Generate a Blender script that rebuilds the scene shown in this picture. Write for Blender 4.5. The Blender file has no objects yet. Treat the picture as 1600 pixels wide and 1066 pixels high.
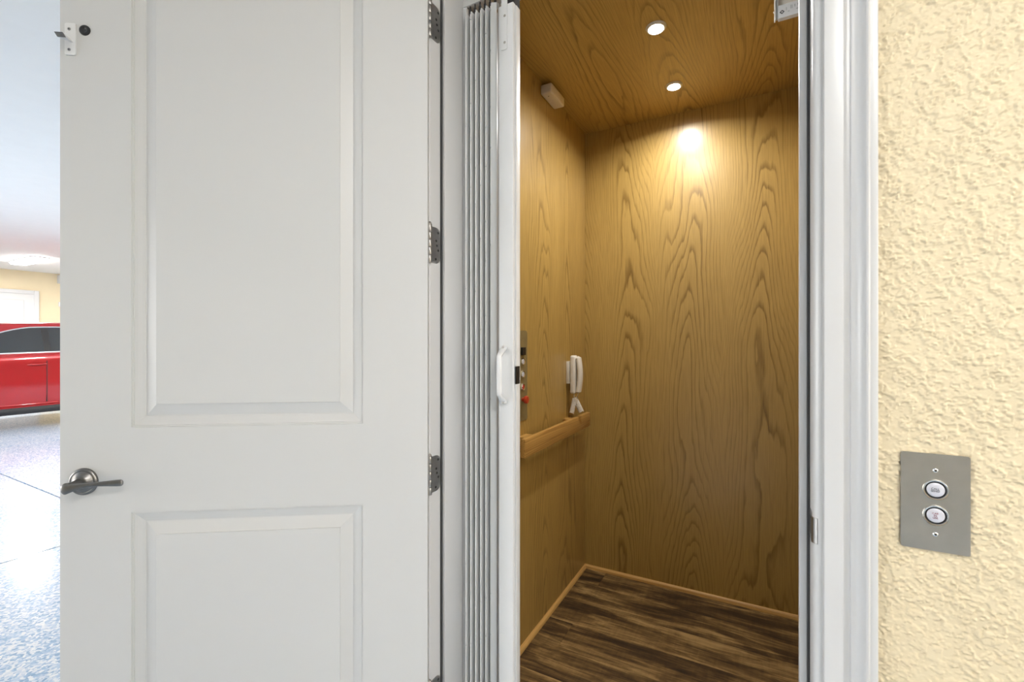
import bpy, bmesh, math, random
from mathutils import Vector, Matrix
R = math.radians
random.seed(7)
SC = bpy.context.scene
COL = SC.collection

# ------------------------------------------------------------------ camera
cam_d = bpy.data.cameras.new('camera')
cam_d.sensor_width = 36.0
cam_d.lens = 16.0
cam_d.clip_start = 0.02
cam = bpy.data.objects.new('camera', cam_d)
COL.objects.link(cam)
cam.location = (0, 0, 1.33)
cam.rotation_euler = (R(90), 0, R(28.4))
SC.camera = cam

# ------------------------------------------------------------------ world, lights, exposure
W = bpy.data.worlds.new('world')
SC.world = W
W.use_nodes = True
W.node_tree.nodes['Background'].inputs[0].default_value = (1.0, 0.985, 0.965, 1)
W.node_tree.nodes['Background'].inputs[1].default_value = 12.0
SC.view_settings.view_transform = 'Standard'
SC.view_settings.look = 'None'
SC.view_settings.exposure = 0.33
SC.view_settings.gamma = 1.0
SC.view_settings.use_curve_mapping = False
GARAGE_W = 115.0      # watts of each garage ceiling fixture
CY = SC.cycles
CY.max_bounces = 6
CY.diffuse_bounces = 3
CY.glossy_bounces = 3
CY.transmission_bounces = 2
CY.caustics_reflective = False
CY.caustics_refractive = False
CY.sample_clamp_indirect = 4.0
CY.use_adaptive_sampling = True
CY.adaptive_threshold = 0.05
PUCK_W = 4.9         # watts of each lift downlight
# (x, y) of the garage ceiling fixtures; their lamps are made in the fixture builder below
FIXTURES = [(1.3, -.7), (-12.6, 3.35), (-8.5, -2.6), (-6.0, 3.6), (-10.0, 5.6)]
PUCKS = [(-0.3464, 1.8088), (-0.3506, 2.2618)]

# ------------------------------------------------------------------ node helpers
class NT:
    def __init__(s, mat):
        mat.use_nodes = True
        s.t = mat.node_tree
        s.b = s.t.nodes['Principled BSDF']
    def n(s, typ, **kw):
        nd = s.t.nodes.new(typ)
        for k, v in kw.items():
            setattr(nd, k, v)
        return nd
    def l(s, a, b):
        s.t.links.new(a, b)
    def obj(s):
        return s.n('ShaderNodeTexCoord').outputs['Object']
    def mapping(s, src, scale=(1, 1, 1), loc=(0, 0, 0)):
        m = s.n('ShaderNodeMapping')
        m.inputs['Scale'].default_value = scale
        m.inputs['Location'].default_value = loc
        s.l(src, m.inputs['Vector'])
        return m.outputs[0]
    def noise(s, vec, scale=5, detail=2, rough=.5, dist=0):
        m = s.n('ShaderNodeTexNoise')
        m.inputs['Scale'].default_value = scale
        m.inputs['Detail'].default_value = detail
        m.inputs['Roughness'].default_value = rough
        m.inputs['Distortion'].default_value = dist
        s.l(vec, m.inputs['Vector'])
        return m.outputs['Fac']
    def math(s, op, a, b=None, c=None, clamp=False):
        m = s.n('ShaderNodeMath', operation=op)
        m.use_clamp = clamp
        for i, v in enumerate((a, b, c)):
            if v is None:
                continue
            if isinstance(v, (int, float)):
                m.inputs[i].default_value = v
            else:
                s.l(v, m.inputs[i])
        return m.outputs[0]
    def ramp(s, fac, stops):
        r = s.n('ShaderNodeValToRGB')
        e = r.color_ramp.elements
        while len(e) < len(stops):
            e.new(0.5)
        for el, (p, c) in zip(e, stops):
            el.position = p
            el.color = (*c, 1) if len(c) == 3 else c
        s.l(fac, r.inputs[0])
        return r.outputs[0]
    def mix(s, fac, a, b, mode='MIX'):
        m = s.n('ShaderNodeMix', data_type='RGBA', blend_type=mode)
        for sock, v in ((m.inputs['Factor'], fac), (m.inputs['A'], a), (m.inputs['B'], b)):
            if isinstance(v, (int, float)):
                sock.default_value = v
            elif isinstance(v, tuple):
                sock.default_value = (*v, 1) if len(v) == 3 else v
            else:
                s.l(v, sock)
        return m.outputs['Result']
    def bump(s, h, strength=.3, dist=.001):
        b = s.n('ShaderNodeBump')
        b.inputs['Strength'].default_value = strength
        b.inputs['Distance'].default_value = dist
        s.l(h, b.inputs['Height'])
        s.l(b.outputs[0], s.b.inputs['Normal'])
    def col(s, v):
        s.l(v, s.b.inputs['Base Color'])

def srgb(r, g, b):
    f = lambda c: (c / 255 / 12.92) if c / 255 <= .04045 else ((c / 255 + .055) / 1.055) ** 2.4
    return (f(r), f(g), f(b))

def plain(name, rgb, rough=.5, metal=0.0, coat=0.0, var=.04, vscale=8, bump=0, bscale=200, spec=None):
    m = bpy.data.materials.new(name)
    t = NT(m)
    o = t.obj()
    f = t.noise(o, vscale, 3)
    a = tuple(max(0, c * (1 - var)) for c in rgb)
    b = tuple(min(1, c * (1 + var)) for c in rgb)
    t.col(t.ramp(f, [(.3, a), (.7, b)]))
    t.b.inputs['Roughness'].default_value = rough
    t.b.inputs['Metallic'].default_value = metal
    t.b.inputs['Coat Weight'].default_value = coat
    t.b.inputs['Coat Roughness'].default_value = .05
    if spec is not None:
        t.b.inputs['Specular IOR Level'].default_value = spec
    if bump:
        t.bump(t.noise(o, bscale, 3), bump, .0006)
    return m

def emit(name, rgb, strength):
    m = bpy.data.materials.new(name)
    t = NT(m)
    t.b.inputs['Base Color'].default_value = (*rgb, 1)
    t.b.inputs['Emission Color'].default_value = (*rgb, 1)
    t.b.inputs['Emission Strength'].default_value = strength
    return m

def oak(name, axis='Z', light=srgb(178, 145, 82), dark=srgb(128, 97, 42), rough=.33, ring=38.0, seed=0.0, across=1.0):
    """flat sawn oak veneer: contour lines of a stretched noise field; axis = grain direction"""
    m = bpy.data.materials.new(name)
    t = NT(m)
    o = t.obj()
    lo, hi = .36, 6.2 * across
    sc = {'X': (lo, hi, hi), 'Y': (hi, lo, hi), 'Z': (hi, hi, lo)}[axis]
    v = t.mapping(o, sc, (seed, seed * 1.7, seed * .6))
    wob = t.noise(t.mapping(o, tuple(c * 9 for c in sc)), 1.0, 2)
    f = t.noise(v, 1.0, 1.2, .45)
    f = t.math('ADD', f, t.math('MULTIPLY', wob, .012))
    r = t.math('FRACT', t.math('MULTIPLY', f, ring))
    line = t.ramp(r, [(0.0, (1, 1, 1)), (.16, (.75, .75, .75)), (.45, (.12, .12, .12)), (.9, (0, 0, 0)), (1.0, (1, 1, 1))])
    fs = tuple(c * (4 if c == lo else 42) for c in sc)
    fine = t.noise(t.mapping(o, fs), 1.0, 3, .65)
    broad = t.noise(t.mapping(o, tuple(c * .35 for c in sc), (3, 1, 2)), 1.0, 1)
    k = t.math('ADD', t.math('MULTIPLY', line, .62), t.math('MULTIPLY', t.math('SUBTRACT', fine, .5), .85))
    k = t.math('ADD', k, t.math('MULTIPLY', t.math('SUBTRACT', broad, .5), .5), clamp=True)
    t.col(t.mix(k, light, dark))
    t.b.inputs['Roughness'].default_value = rough
    t.b.inputs['Specular IOR Level'].default_value = .4
    t.bump(fine, .06, .0006)
    return m

def oak_veneer(name, across, grain, light=srgb(186, 153, 84), dark=srgb(116, 87, 34), leaf=.33, seed=0.0, flip=1):
    """flat sawn veneer leaves: nested parabolic arches in every leaf, straight grain between; across/grain = axis letters"""
    m = bpy.data.materials.new(name)
    t = NT(m)
    o = t.obj()
    sep = t.n('ShaderNodeSeparateXYZ')
    t.l(o, sep.inputs[0])
    A, Gz = sep.outputs[across], sep.outputs[grain]
    cmb = t.n('ShaderNodeCombineXYZ')
    t.l(A, cmb.inputs[0]); t.l(Gz, cmb.inputs[2])
    cmb.inputs[1].default_value = seed * 3.1
    p = cmb.outputs[0]
    warp = t.math('MULTIPLY', t.math('SUBTRACT', t.noise(t.mapping(p, (3.0, 1, .9)), 1.0, 1), .5), .16)
    a = t.math('ADD', t.math('ADD', A, seed * .37), warp)
    q = t.math('DIVIDE', a, leaf)
    cell = t.math('FLOOR', q)
    u = t.math('ABSOLUTE', t.math('SUBTRACT', t.math('SUBTRACT', q, cell), .5))
    wn = t.n('ShaderNodeTexWhiteNoise', noise_dimensions='1D')
    t.l(t.math('ADD', cell, seed), wn.inputs['W'])
    rnd = wn.outputs['Value']
    arch = t.math('MULTIPLY', t.math('POWER', t.math('MULTIPLY', u, 2.0), 1.7), 7.5)
    along = t.math('MULTIPLY', Gz, 4.4 * flip)
    low = t.math('MULTIPLY', t.noise(t.mapping(p, (3.6, 1, .62), (seed, 0, 1)), 1.0, 1.5), 16.0)
    mid = t.math('MULTIPLY', t.noise(t.mapping(p, (17, 1, 2.4)), 1.0, 2), 1.7)
    jit = t.math('MULTIPLY', t.noise(t.mapping(p, (70, 1, 11)), 1.0, 2), .30)
    F = t.math('ADD', t.math('ADD', arch, along), t.math('ADD', low, t.math('ADD', mid, t.math('ADD', jit, t.math('MULTIPLY', rnd, 17.0)))))
    amt = t.math('ADD', t.math('MULTIPLY', t.math('SUBTRACT', .5, u), 1.1), t.math('MULTIPLY', t.noise(t.mapping(p, (9, 1, .8), (2, 0, 7)), 1.0, 1), .75))
    amt = t.math('SUBTRACT', amt, .12, clamp=True)
    r = t.math('FRACT', F)
    line = t.ramp(r, [(0.0, (1, 1, 1)), (.09, (.80, .80, .80)), (.28, (.15, .15, .15)), (.90, (0, 0, 0)), (1.0, (1, 1, 1))])
    fine = t.noise(t.mapping(p, (430, 1, 9)), 1.0, 3, .65)
    pores = t.noise(t.mapping(p, (190, 1, 5)), 1.0, 2, .6)
    broad = t.noise(t.mapping(p, (1.6, 1, .5), (4, 0, 2)), 1.0, 1)
    k = t.math('ADD', t.math('MULTIPLY', t.math('MULTIPLY', line, amt), .85), t.math('MULTIPLY', t.math('SUBTRACT', fine, .5), .85))
    k = t.math('ADD', k, t.math('MULTIPLY', t.math('SUBTRACT', pores, .42), .75))
    k = t.math('ADD', k, t.math('MULTIPLY', t.math('SUBTRACT', broad, .45), .45), clamp=True)
    t.col(t.mix(k, light, dark))
    t.b.inputs['Roughness'].default_value = .42
    t.b.inputs['Specular IOR Level'].default_value = .5
    t.b.inputs['Coat Weight'].default_value = .6
    t.b.inputs['Coat Roughness'].default_value = .27
    t.bump(fine, .05, .0006)
    return m

M = {}
M['door'] = plain('door_paint', (.65, .65, .645), .42, var=.012, vscale=1.5)
M['trim'] = plain('trim_paint', (.615, .615, .615), .30, var=.01, vscale=2)
M['ceil'] = plain('ceiling_paint', (.90, .88, .85), .8, var=.01)
M['gate'] = plain('gate_vinyl', (.80, .805, .805), .32, var=.015)
M['gate_dark'] = plain('gate_shadow_rubber', (.03, .03, .035), .6)
M['gasket'] = plain('gasket_rubber', (.035, .035, .037), .7)
M['nickel'] = plain('satin_nickel', (.36, .35, .34), .32, 1.0, var=.08, vscale=60)
M['nickel_dimmed'] = plain('satin_nickel_dimmed', (.20, .195, .19), .34, 1.0, var=.1, vscale=60)  # nickel darkened to stand for dim surroundings mirrored in the lever
M['nickel_dark'] = plain('nickel_recess', (.05, .05, .05), .5, .6)
M['steel'] = plain('brushed_steel', (.46, .44, .40), .42, 1.0, var=.05, vscale=30)
M['chrome'] = plain('chrome', (.85, .85, .85), .12, 1.0)
M['lens'] = plain('button_lens', (.60, .60, .66), .25, coat=.6, var=.06, vscale=90)
M['black'] = plain('black_plastic', (.012, .012, .013), .35)
M['ink'] = plain('ink_black', (.05, .05, .055), .6)
M['ink_red'] = plain('ink_red', (.25, .06, .08), .6)
M['ink_grey'] = plain('ink_grey', (.45, .47, .46), .6)
M['brass'] = plain('antique_brass_plate', (.36, .30, .15), .42, .55, var=.08, vscale=25)
M['red_plastic'] = plain('red_plastic', (.50, .05, .015), .3)
M['phone'] = plain('ivory_plastic', (.80, .76, .68), .32, var=.02)
M['sensor'] = plain('beige_plastic', (.78, .72, .64), .45)
M['whiteplastic'] = plain('white_plastic', (.80, .80, .80), .35)
M['greybox'] = plain('grey_box_paint', (.55, .55, .55), .5)
M['oak_wall'] = oak_veneer('oak_laminate_wall', 'X', 'Z', seed=1.3)
M['oak_side'] = oak_veneer('oak_laminate_side', 'Y', 'Z', seed=4.1)
M['oak_ceiling'] = oak_veneer('oak_laminate_ceiling', 'X', 'Y', seed=2.2, flip=-1)
M['oak_rail'] = oak('oak_rail_solid', 'Y', light=srgb(196, 152, 84), dark=srgb(142, 98, 45), rough=.35, ring=14, seed=.4, across=3)
M['oak_bead_x'] = oak('oak_bead_back', 'X', light=srgb(214, 172, 104), dark=srgb(180, 132, 70), rough=.4, ring=9, seed=.9, across=3)
M['oak_bead_y'] = oak('oak_bead_side', 'Y', light=srgb(214, 172, 104), dark=srgb(180, 132, 70), rough=.4, ring=9, seed=.9, across=3)

def mk_stucco():
    m = bpy.data.materials.new('cream_knockdown_stucco')
    t = NT(m)
    o = t.obj()
    f = t.noise(o, 3, 3)
    t.col(t.ramp(f, [(.3, (.76, .645, .435)), (.7, (.79, .675, .46))]))
    t.b.inputs['Roughness'].default_value = .62
    h1 = t.noise(o, 95, 3, .6, .35)
    h1 = t.ramp(h1, [(.42, (0, 0, 0)), (.58, (1, 1, 1))])
    h2 = t.noise(o, 260, 2, .6)
    mask = t.ramp(t.noise(o, 14, 2), [(.38, (.25, .25, .25)), (.62, (1, 1, 1))])
    h = t.math('MULTIPLY', t.math('ADD', h1, t.math('MULTIPLY', h2, .55)), mask)
    t.bump(h, .9, .003)
    return m
M['stucco'] = mk_stucco()
M['wall_paint'] = plain('cream_garage_paint', (.775, .660, .447), .62, var=.02, vscale=3)
M['stucco_plain'] = plain('cream_wall_paint', (.735, .625, .424), .60, var=.02, vscale=3, bump=.25, bscale=700)

def mk_epoxy():
    m = bpy.data.materials.new('blue_flake_epoxy')
    t = NT(m)
    o = t.obj()
    v = t.n('ShaderNodeTexVoronoi')
    v.inputs['Scale'].default_value = 95
    t.l(o, v.inputs['Vector'])
    sep = t.n('ShaderNodeSeparateColor')
    t.l(v.outputs['Color'], sep.inputs[0])
    c = t.ramp(sep.outputs[0], [(0, (.16, .30, .50)), (.25, (.28, .43, .63)), (.5, (.45, .56, .70)), (.75, (.68, .72, .78)), (1, (.80, .82, .84))])
    t.col(c)
    t.b.inputs['Roughness'].default_value = .34
    t.b.inputs['Coat Weight'].default_value = .5
    t.b.inputs['Coat Roughness'].default_value = .12
    t.bump(sep.outputs[1], .12, .0008)
    return m
M['epoxy'] = mk_epoxy()
M['joint'] = plain('joint_filler', (.22, .23, .25), .8)
M['concrete'] = plain('driveway_concrete', (.55, .54, .52), .8)

def mk_plank():
    m = bpy.data.materials.new('rustic_vinyl_plank')
    t = NT(m)
    o = t.obj()
    info = t.n('ShaderNodeObjectInfo')
    off = t.n('ShaderNodeVectorMath', operation='SCALE')
    t.l(info.outputs['Random'], off.inputs['Scale'])
    off.inputs[0].default_value = (37, 19, 11)
    add = t.n('ShaderNodeVectorMath', operation='ADD')
    t.l(o, add.inputs[0]); t.l(off.outputs[0], add.inputs[1])
    p = add.outputs[0]
    big = t.noise(t.mapping(p, (1.8, 8, 8)), 1.0, 5, .62, 1.2)
    streak = t.noise(t.mapping(p, (3.0, 45, 45)), 1.0, 5, .7, .9)
    saw = t.noise(t.mapping(p, (60, 9, 9)), 1.0, 2, .6, .6)
    k = t.math('ADD', t.math('MULTIPLY', big, .75), t.math('MULTIPLY', streak, .45))
    k = t.math('ADD', k, t.math('MULTIPLY', t.math('SUBTRACT', saw, .5), .07))
    c = t.ramp(k, [(.44, srgb(36, 24, 13)), (.54, srgb(74, 54, 30)), (.62, srgb(118, 92, 54)), (.74, srgb(178, 148, 98))])
    t.col(c)
    t.b.inputs['Roughness'].default_value = .5
    t.bump(k, .3, .001)
    return m
M['plank'] = mk_plank()

def mk_carpaint():
    m = bpy.data.materials.new('red_car_paint')
    t = NT(m)
    o = t.obj()
    f = t.noise(o, 600, 1)
    t.col(t.ramp(f, [(.3, (.36, .003, .006)), (.7, (.44, .005, .009))]))
    t.b.inputs['Metallic'].default_value = .25
    t.b.inputs['Roughness'].default_value = .32
    t.b.inputs['Coat Weight'].default_value = 1.0
    t.b.inputs['Coat Roughness'].default_value = .03
    return m
M['car'] = mk_carpaint()
M['carglass'] = plain('tinted_car_glass', (.012, .016, .018), .04, coat=.5, spec=.8)
M['tyre'] = plain('tyre_rubber', (.02, .02, .02), .8)
M['carblack'] = plain('car_black_cladding', (.02, .02, .021), .6)
M['lampglass'] = plain('car_lamp_glass', (.6, .6, .62), .1, coat=1)
M['taillamp'] = plain('car_tail_lamp', (.35, .01, .01), .1, coat=1)
M['diffuser'] = emit('light_diffuser', (1, .98, .95), 40.0)
M['puck'] = emit('puck_lens', (1, .97, .92), 120.0)

# ------------------------------------------------------------------ mesh helpers
def B():
    return bmesh.new()

def box(bm, x0, x1, y0, y1, z0, z1, bev=0, seg=2):
    vs = [bm.verts.new(p) for p in ((x0, y0, z0), (x1, y0, z0), (x1, y1, z0), (x0, y1, z0), (x0, y0, z1), (x1, y0, z1), (x1, y1, z1), (x0, y1, z1))]
    fs = [bm.faces.new([vs[i] for i in q]) for q in ((0, 3, 2, 1), (4, 5, 6, 7), (0, 1, 5, 4), (1, 2, 6, 5), (2, 3, 7, 6), (3, 0, 4, 7))]
    if bev:
        es = list({e for f in fs for e in f.edges})
        bmesh.ops.bevel(bm, geom=es, offset=bev, segments=seg, profile=.5, affect='EDGES')
    return bm

def prism(bm, pts, z0, z1, axis='Z'):
    """closed outline pts extruded; axis Z: pts are (x,y); axis X: pts (y,z); axis Y: pts (x,z)"""
    def P(p, h):
        return {'Z': (p[0], p[1], h), 'X': (h, p[0], p[1]), 'Y': (p[0], h, p[1])}[axis]
    a = [bm.verts.new(P(p, z0)) for p in pts]
    b = [bm.verts.new(P(p, z1)) for p in pts]
    n = len(pts)
    bm.faces.new(a[::-1]); bm.faces.new(b)
    for i in range(n):
        bm.faces.new((a[i], a[(i + 1) % n], b[(i + 1) % n], b[i]))
    bmesh.ops.recalc_face_normals(bm, faces=bm.faces)
    return bm

def lathe(bm, prof, origin, axis, n=24):
    """prof: (radius, height) revolved about axis vector from origin"""
    ax = Vector(axis).normalized()
    q = ax.to_track_quat('Z', 'Y')
    o = Vector(origin)
    rings = []
    for r, h in prof:
        if r < 1e-6:
            rings.append([bm.verts.new(o + ax * h)])
        else:
            rings.append([bm.verts.new(o + q @ Vector((r * math.cos(2 * math.pi * i / n), r * math.sin(2 * math.pi * i / n), h))) for i in range(n)])
    for a, b in zip(rings, rings[1:]):
        for i in range(n):
            j = (i + 1) % n
            if len(a) == 1 and len(b) == 1:
                continue
            if len(a) == 1:
                bm.faces.new((a[0], b[j], b[i]))
            elif len(b) == 1:
                bm.faces.new((a[i], a[j], b[0]))
            else:
                bm.faces.new((a[i], a[j], b[j], b[i]))
    bmesh.ops.recalc_face_normals(bm, faces=bm.faces)
    return bm

def tube(bm, pts, rad, n=8, cap=True, ref=(0, 0, 1)):
    pts = [Vector(p) for p in pts]
    rings = []
    up = Vector(ref)
    for i, p in enumerate(pts):
        d = (pts[min(i + 1, len(pts) - 1)] - pts[max(i - 1, 0)]).normalized()
        a = d.cross(up)
        if a.length < 1e-3:
            a = d.cross(Vector((1, 0, 0)))
        a.normalize()
        b = a.cross(d)
        rr = rad[i] if isinstance(rad, (list, tuple)) else rad
        ra, rb = rr if isinstance(rr, (list, tuple)) else (rr, rr)
        rings.append([bm.verts.new(p + a * ra * math.cos(2 * math.pi * k / n) + b * rb * math.sin(2 * math.pi * k / n)) for k in range(n)])
    for a, b in zip(rings, rings[1:]):
        for k in range(n):
            bm.faces.new((a[k], a[(k + 1) % n], b[(k + 1) % n], b[k]))
    if cap:
        bm.faces.new(rings[0][::-1]); bm.faces.new(rings[-1])
    bmesh.ops.recalc_face_normals(bm, faces=bm.faces)
    return bm

def rrect(x0, x1, y0, y1, r, n=5):
    out = []
    for cx, cy, a0 in ((x1 - r, y1 - r, 0), (x0 + r, y1 - r, 90), (x0 + r, y0 + r, 180), (x1 - r, y0 + r, 270)):
        for i in range(n + 1):
            a = R(a0 + 90 * i / n)
            out.append((cx + r * math.cos(a), cy + r * math.sin(a)))
    return out

def obj(name, bm, mat, parent=None, smooth=False, world=True):
    me = bpy.data.meshes.new(name)
    bm.to_mesh(me); bm.free()
    if smooth:
        me.polygons.foreach_set('use_smooth', [True] * len(me.polygons))
        try:
            me.set_sharp_from_angle(angle=R(40))
        except Exception:
            pass
    me.materials.append(M[mat] if isinstance(mat, str) else mat)
    o = bpy.data.objects.new(name, me)
    COL.objects.link(o)
    if parent is not None:
        o.parent = parent
        if world:
            o.matrix_parent_inverse = world_of(parent).inverted()
    return o

def local_m(o):
    return Matrix.LocRotScale(o.location, o.rotation_euler, o.scale)

def world_of(o):
    m = local_m(o)
    if o.parent is not None:
        m = world_of(o.parent) @ o.matrix_parent_inverse @ m
    return m

def tag(o, label=None, cat=None, group=None, kind=None):
    if label: o['label'] = label
    if cat: o['category'] = cat
    if group: o['group'] = group
    if kind: o['kind'] = kind
    return o

def thing(name, label, cat, loc=(0, 0, 0), rz=0, group=None, kind=None):
    o = bpy.data.objects.new(name, None)
    o.empty_display_size = .05
    COL.objects.link(o)
    o.location = loc
    o.rotation_euler = (0, 0, rz)
    return tag(o, label, cat, group, kind)

def struct(name, bm, mat, label, cat, smooth=False):
    return tag(obj(name, bm, mat, None, smooth), label, cat, None, 'structure')

def text_mesh(name, body, size, mat, mw, parent):
    cu = bpy.data.curves.new(name, 'FONT')
    cu.body = body; cu.size = size; cu.align_x = 'CENTER'; cu.align_y = 'CENTER'; cu.extrude = .0001
    t = bpy.data.objects.new(name + '_src', cu)
    COL.objects.link(t)
    me = bpy.data.meshes.new_from_object(t.evaluated_get(bpy.context.evaluated_depsgraph_get()))
    bpy.data.objects.remove(t)
    me.transform(mw)
    me.materials.clear(); me.materials.append(M[mat])
    o = bpy.data.objects.new(name, me)
    COL.objects.link(o)
    o.parent = parent
    o.matrix_parent_inverse = world_of(parent).inverted()
    return o

# ================================================================== the garage shell
GX0, GX1, GY0, GY1, GH = -14.7, 2.6, -5.5, 7.0, 2.93
bm = B(); box(bm, GX0 - .15, GX1 + .15, GY0 - .15, GY1 + .15, -.10, -.02)
fl = struct('floor', bm, 'joint', 'blue and white flake epoxy garage floor with saw cut joints', 'floor')
xs = [GX0, -12.6, -8.3, -3.98, .4, GX1]
ys = [GY0, -2.4, 1.575, 4.6, GY1]
g = .0065
for i in range(len(xs) - 1):
    for j in range(len(ys) - 1):
        bm = B(); box(bm, xs[i] + g, xs[i + 1] - g, ys[j] + g, ys[j + 1] - g, -.022, 0, .0015, 1)
        obj('slab', bm, 'epoxy', fl)
bm = B(); box(bm, GX0 - .15, GX1 + .15, GY0 - .15, GY1 + .15, GH, GH + .12)
struct('ceiling', bm, 'ceil', 'white painted garage ceiling', 'ceiling')
bm = B(); box(bm, GX0 - .15, GX0, GY0 - .15, GY1 + .15, -.02, GH)
struct('wall_far', bm, 'wall_paint', 'cream garage wall behind the red car', 'wall')
bm = B()
box(bm, GX1, GX1 + .15, GY0 - .15, -.45, -.02, GH); box(bm, GX1, GX1 + .15, -.45, .70, 2.15, GH); box(bm, GX1, GX1 + .15, -.45, .70, -.02, 1.28); box(bm, GX1, GX1 + .15, .70, GY1 + .15, -.02, GH)  # unseen opening added so daylight from the side reaches jamb and door
struct('wall_right', bm, 'wall_paint', 'cream side wall of the garage with an unseen opening added to let in side light', 'wall')
bm = B(); box(bm, GX0, GX1, GY1, GY1 + .15, -.02, GH)
struct('wall_back', bm, 'wall_paint', 'cream rear wall of the garage', 'wall')
# the wall with the open vehicle doors, behind the camera
bm = B()
ops = [(-13.9, -10.2), (-9.0, -5.1)]
px = GX0
for a, b in ops:
    box(bm, px, a, GY0 - .15, GY0, -.02, GH); box(bm, a, b, GY0 - .15, GY0, 2.45, GH); px = b
box(bm, px, GX1, GY0 - .15, GY0, -.02, GH)
struct('wall_street', bm, 'wall_paint', 'cream garage wall with open vehicle doorways', 'wall')
bm = B(); box(bm, -40, 30, -40, GY0 - .15, -.06, -.021); box(bm, GX1 + .15, 30, GY0 - .15, 30, -.06, -.021)
struct('ground', bm, 'concrete', 'concrete driveway outside the garage', 'driveway')

# lift shaft walls
bm = B(); box(bm, .115, GX1, 1.004, 1.13, -.02, GH); 
box(bm, -.83, .115, 1.004, 1.13, 2.47, GH)
box(bm, -1.20, -.83, 1.004, 1.13, -.02, GH)
struct('wall_front', bm, 'stucco', 'cream knockdown stucco wall around the lift doorway', 'wall')
import numpy as np
def vnoise(w, h, cell, seed, octaves=2, gain=.5):
    """smooth value noise on a w x h grid (numpy), feature size = cell grid steps"""
    rs = np.random.RandomState(seed)
    out = np.zeros((h, w)); amp = 1.0; tot = 0
    for _ in range(octaves):
        gw, gh = int(w / cell) + 4, int(h / cell) + 4
        gr = rs.rand(gh, gw)
        yy = np.arange(h) / cell; xx = np.arange(w) / cell
        yi, xi = yy.astype(int), xx.astype(int)
        fy, fx_ = yy - yi, xx - xi
        fy = (fy * fy * (3 - 2 * fy))[:, None]; fx_ = (fx_ * fx_ * (3 - 2 * fx_))[None, :]
        a = gr[np.ix_(yi, xi)]; b = gr[np.ix_(yi, xi + 1)]; c = gr[np.ix_(yi + 1, xi)]; d = gr[np.ix_(yi + 1, xi + 1)]
        out += amp * ((a * (1 - fx_) + b * fx_) * (1 - fy) + (c * (1 - fx_) + d * fx_) * fy)
        tot += amp; amp *= gain; cell = max(1.5, cell / 2.1)
    return out / tot
def sstep(a, lo, hi):
    t = np.clip((a - lo) / (hi - lo), 0, 1)
    return t * t * (3 - 2 * t)
def stucco_patch(parent, x0, x1, z0, z1, step):
    nx, nz = int((x1 - x0) / step) + 1, int((z1 - z0) / step) + 1
    st = step * 1000
    isl = sstep(vnoise(nx, nz, 11 / st, 1, 3, .6), .47, .57)
    grit = sstep(vnoise(nx, nz, 4.4 / st, 2, 2, .4), .52, .66)
    mask = sstep(vnoise(nx, nz, 26 / st, 3, 2), .36, .62)
    edge = isl * (1 - isl) * 4
    hgt = .0014 * isl + .0020 * grit * (.25 + .75 * np.maximum(mask, edge)) + .0006 * edge * mask
    X, Z = np.meshgrid(x0 + np.arange(nx) * step, z0 + np.arange(nz) * step)
    co = np.stack([X, 1.0036 - hgt, Z], -1).reshape(-1, 3)
    idx = np.arange(nx * nz).reshape(nz, nx)
    f = np.stack([idx[:-1, :-1], idx[:-1, 1:], idx[1:, 1:], idx[1:, :-1]], -1).reshape(-1, 4)
    me = bpy.data.meshes.new('stucco_relief')
    me.vertices.add(len(co)); me.vertices.foreach_set('co', co.astype(np.float32).ravel())
    me.loops.add(f.size); me.loops.foreach_set('vertex_index', f.astype(np.int32).ravel())
    me.polygons.add(len(f)); me.polygons.foreach_set('loop_start', np.arange(0, f.size, 4, dtype=np.int32))
    me.polygons.foreach_set('loop_total', np.full(len(f), 4, dtype=np.int32))
    me.update(); me.validate()
    me.polygons.foreach_set('use_smooth', np.ones(len(f), dtype=bool))
    me.materials.append(M['stucco_plain'])
    o = bpy.data.objects.new('stucco_relief', me)
    COL.objects.link(o); o.parent = parent
    o['kind'] = 'stuff'
    return o
stucco_patch(bpy.data.objects['wall_front'], .176, .72, .0, 2.60, .0015)
bm = B(); box(bm, -1.20, -1.08, 1.13, 2.80, -.02, GH)
struct('wall_shaft_side', bm, 'wall_paint', 'cream side wall of the lift shaft', 'wall')
bm = B(); box(bm, -1.20, .60, 2.80, 2.92, -.02, GH); box(bm, .48, .60, 1.13, 2.80, -.02, GH)
struct('wall_shaft_rear', bm, 'wall_paint', 'rear walls of the lift shaft', 'wall')

# ================================================================== lift car interior
CX0, CX1, CY0, CY1, CH = -.8912, .19, 1.20, 2.5463, 2.54
bm = B(); box(bm, CX0 - .02, CX0, CY0, CY1 + .02, .001, CH)
struct('wall_cab_left', bm, 'oak_side', 'oak laminate left wall of the lift car', 'wall')
bm = B(); box(bm, CX0, CX1, CY1, CY1 + .02, .001, CH)
struct('wall_cab_back', bm, 'oak_wall', 'oak laminate back wall of the lift car', 'wall')
bm = B(); box(bm, CX1, CX1 + .02, CY0, CY1 + .02, .001, CH)
struct('wall_cab_right', bm, 'oak_side', 'oak laminate right wall of the lift car', 'wall')
bm = B(); box(bm, CX0 - .02, CX1 + .02, CY0, CY1 + .02, CH, CH + .02)
struct('ceiling_cab', bm, 'oak_ceiling', 'oak laminate ceiling of the lift car with recessed lights', 'ceiling')
bm = B(); box(bm, CX0, CX1, 1.15, CY1, .0005, .002)
fc = struct('floor_cab', bm, 'black', 'dark rustic wood plank floor of the lift car', 'floor')
y = CY1
row = 0
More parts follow.
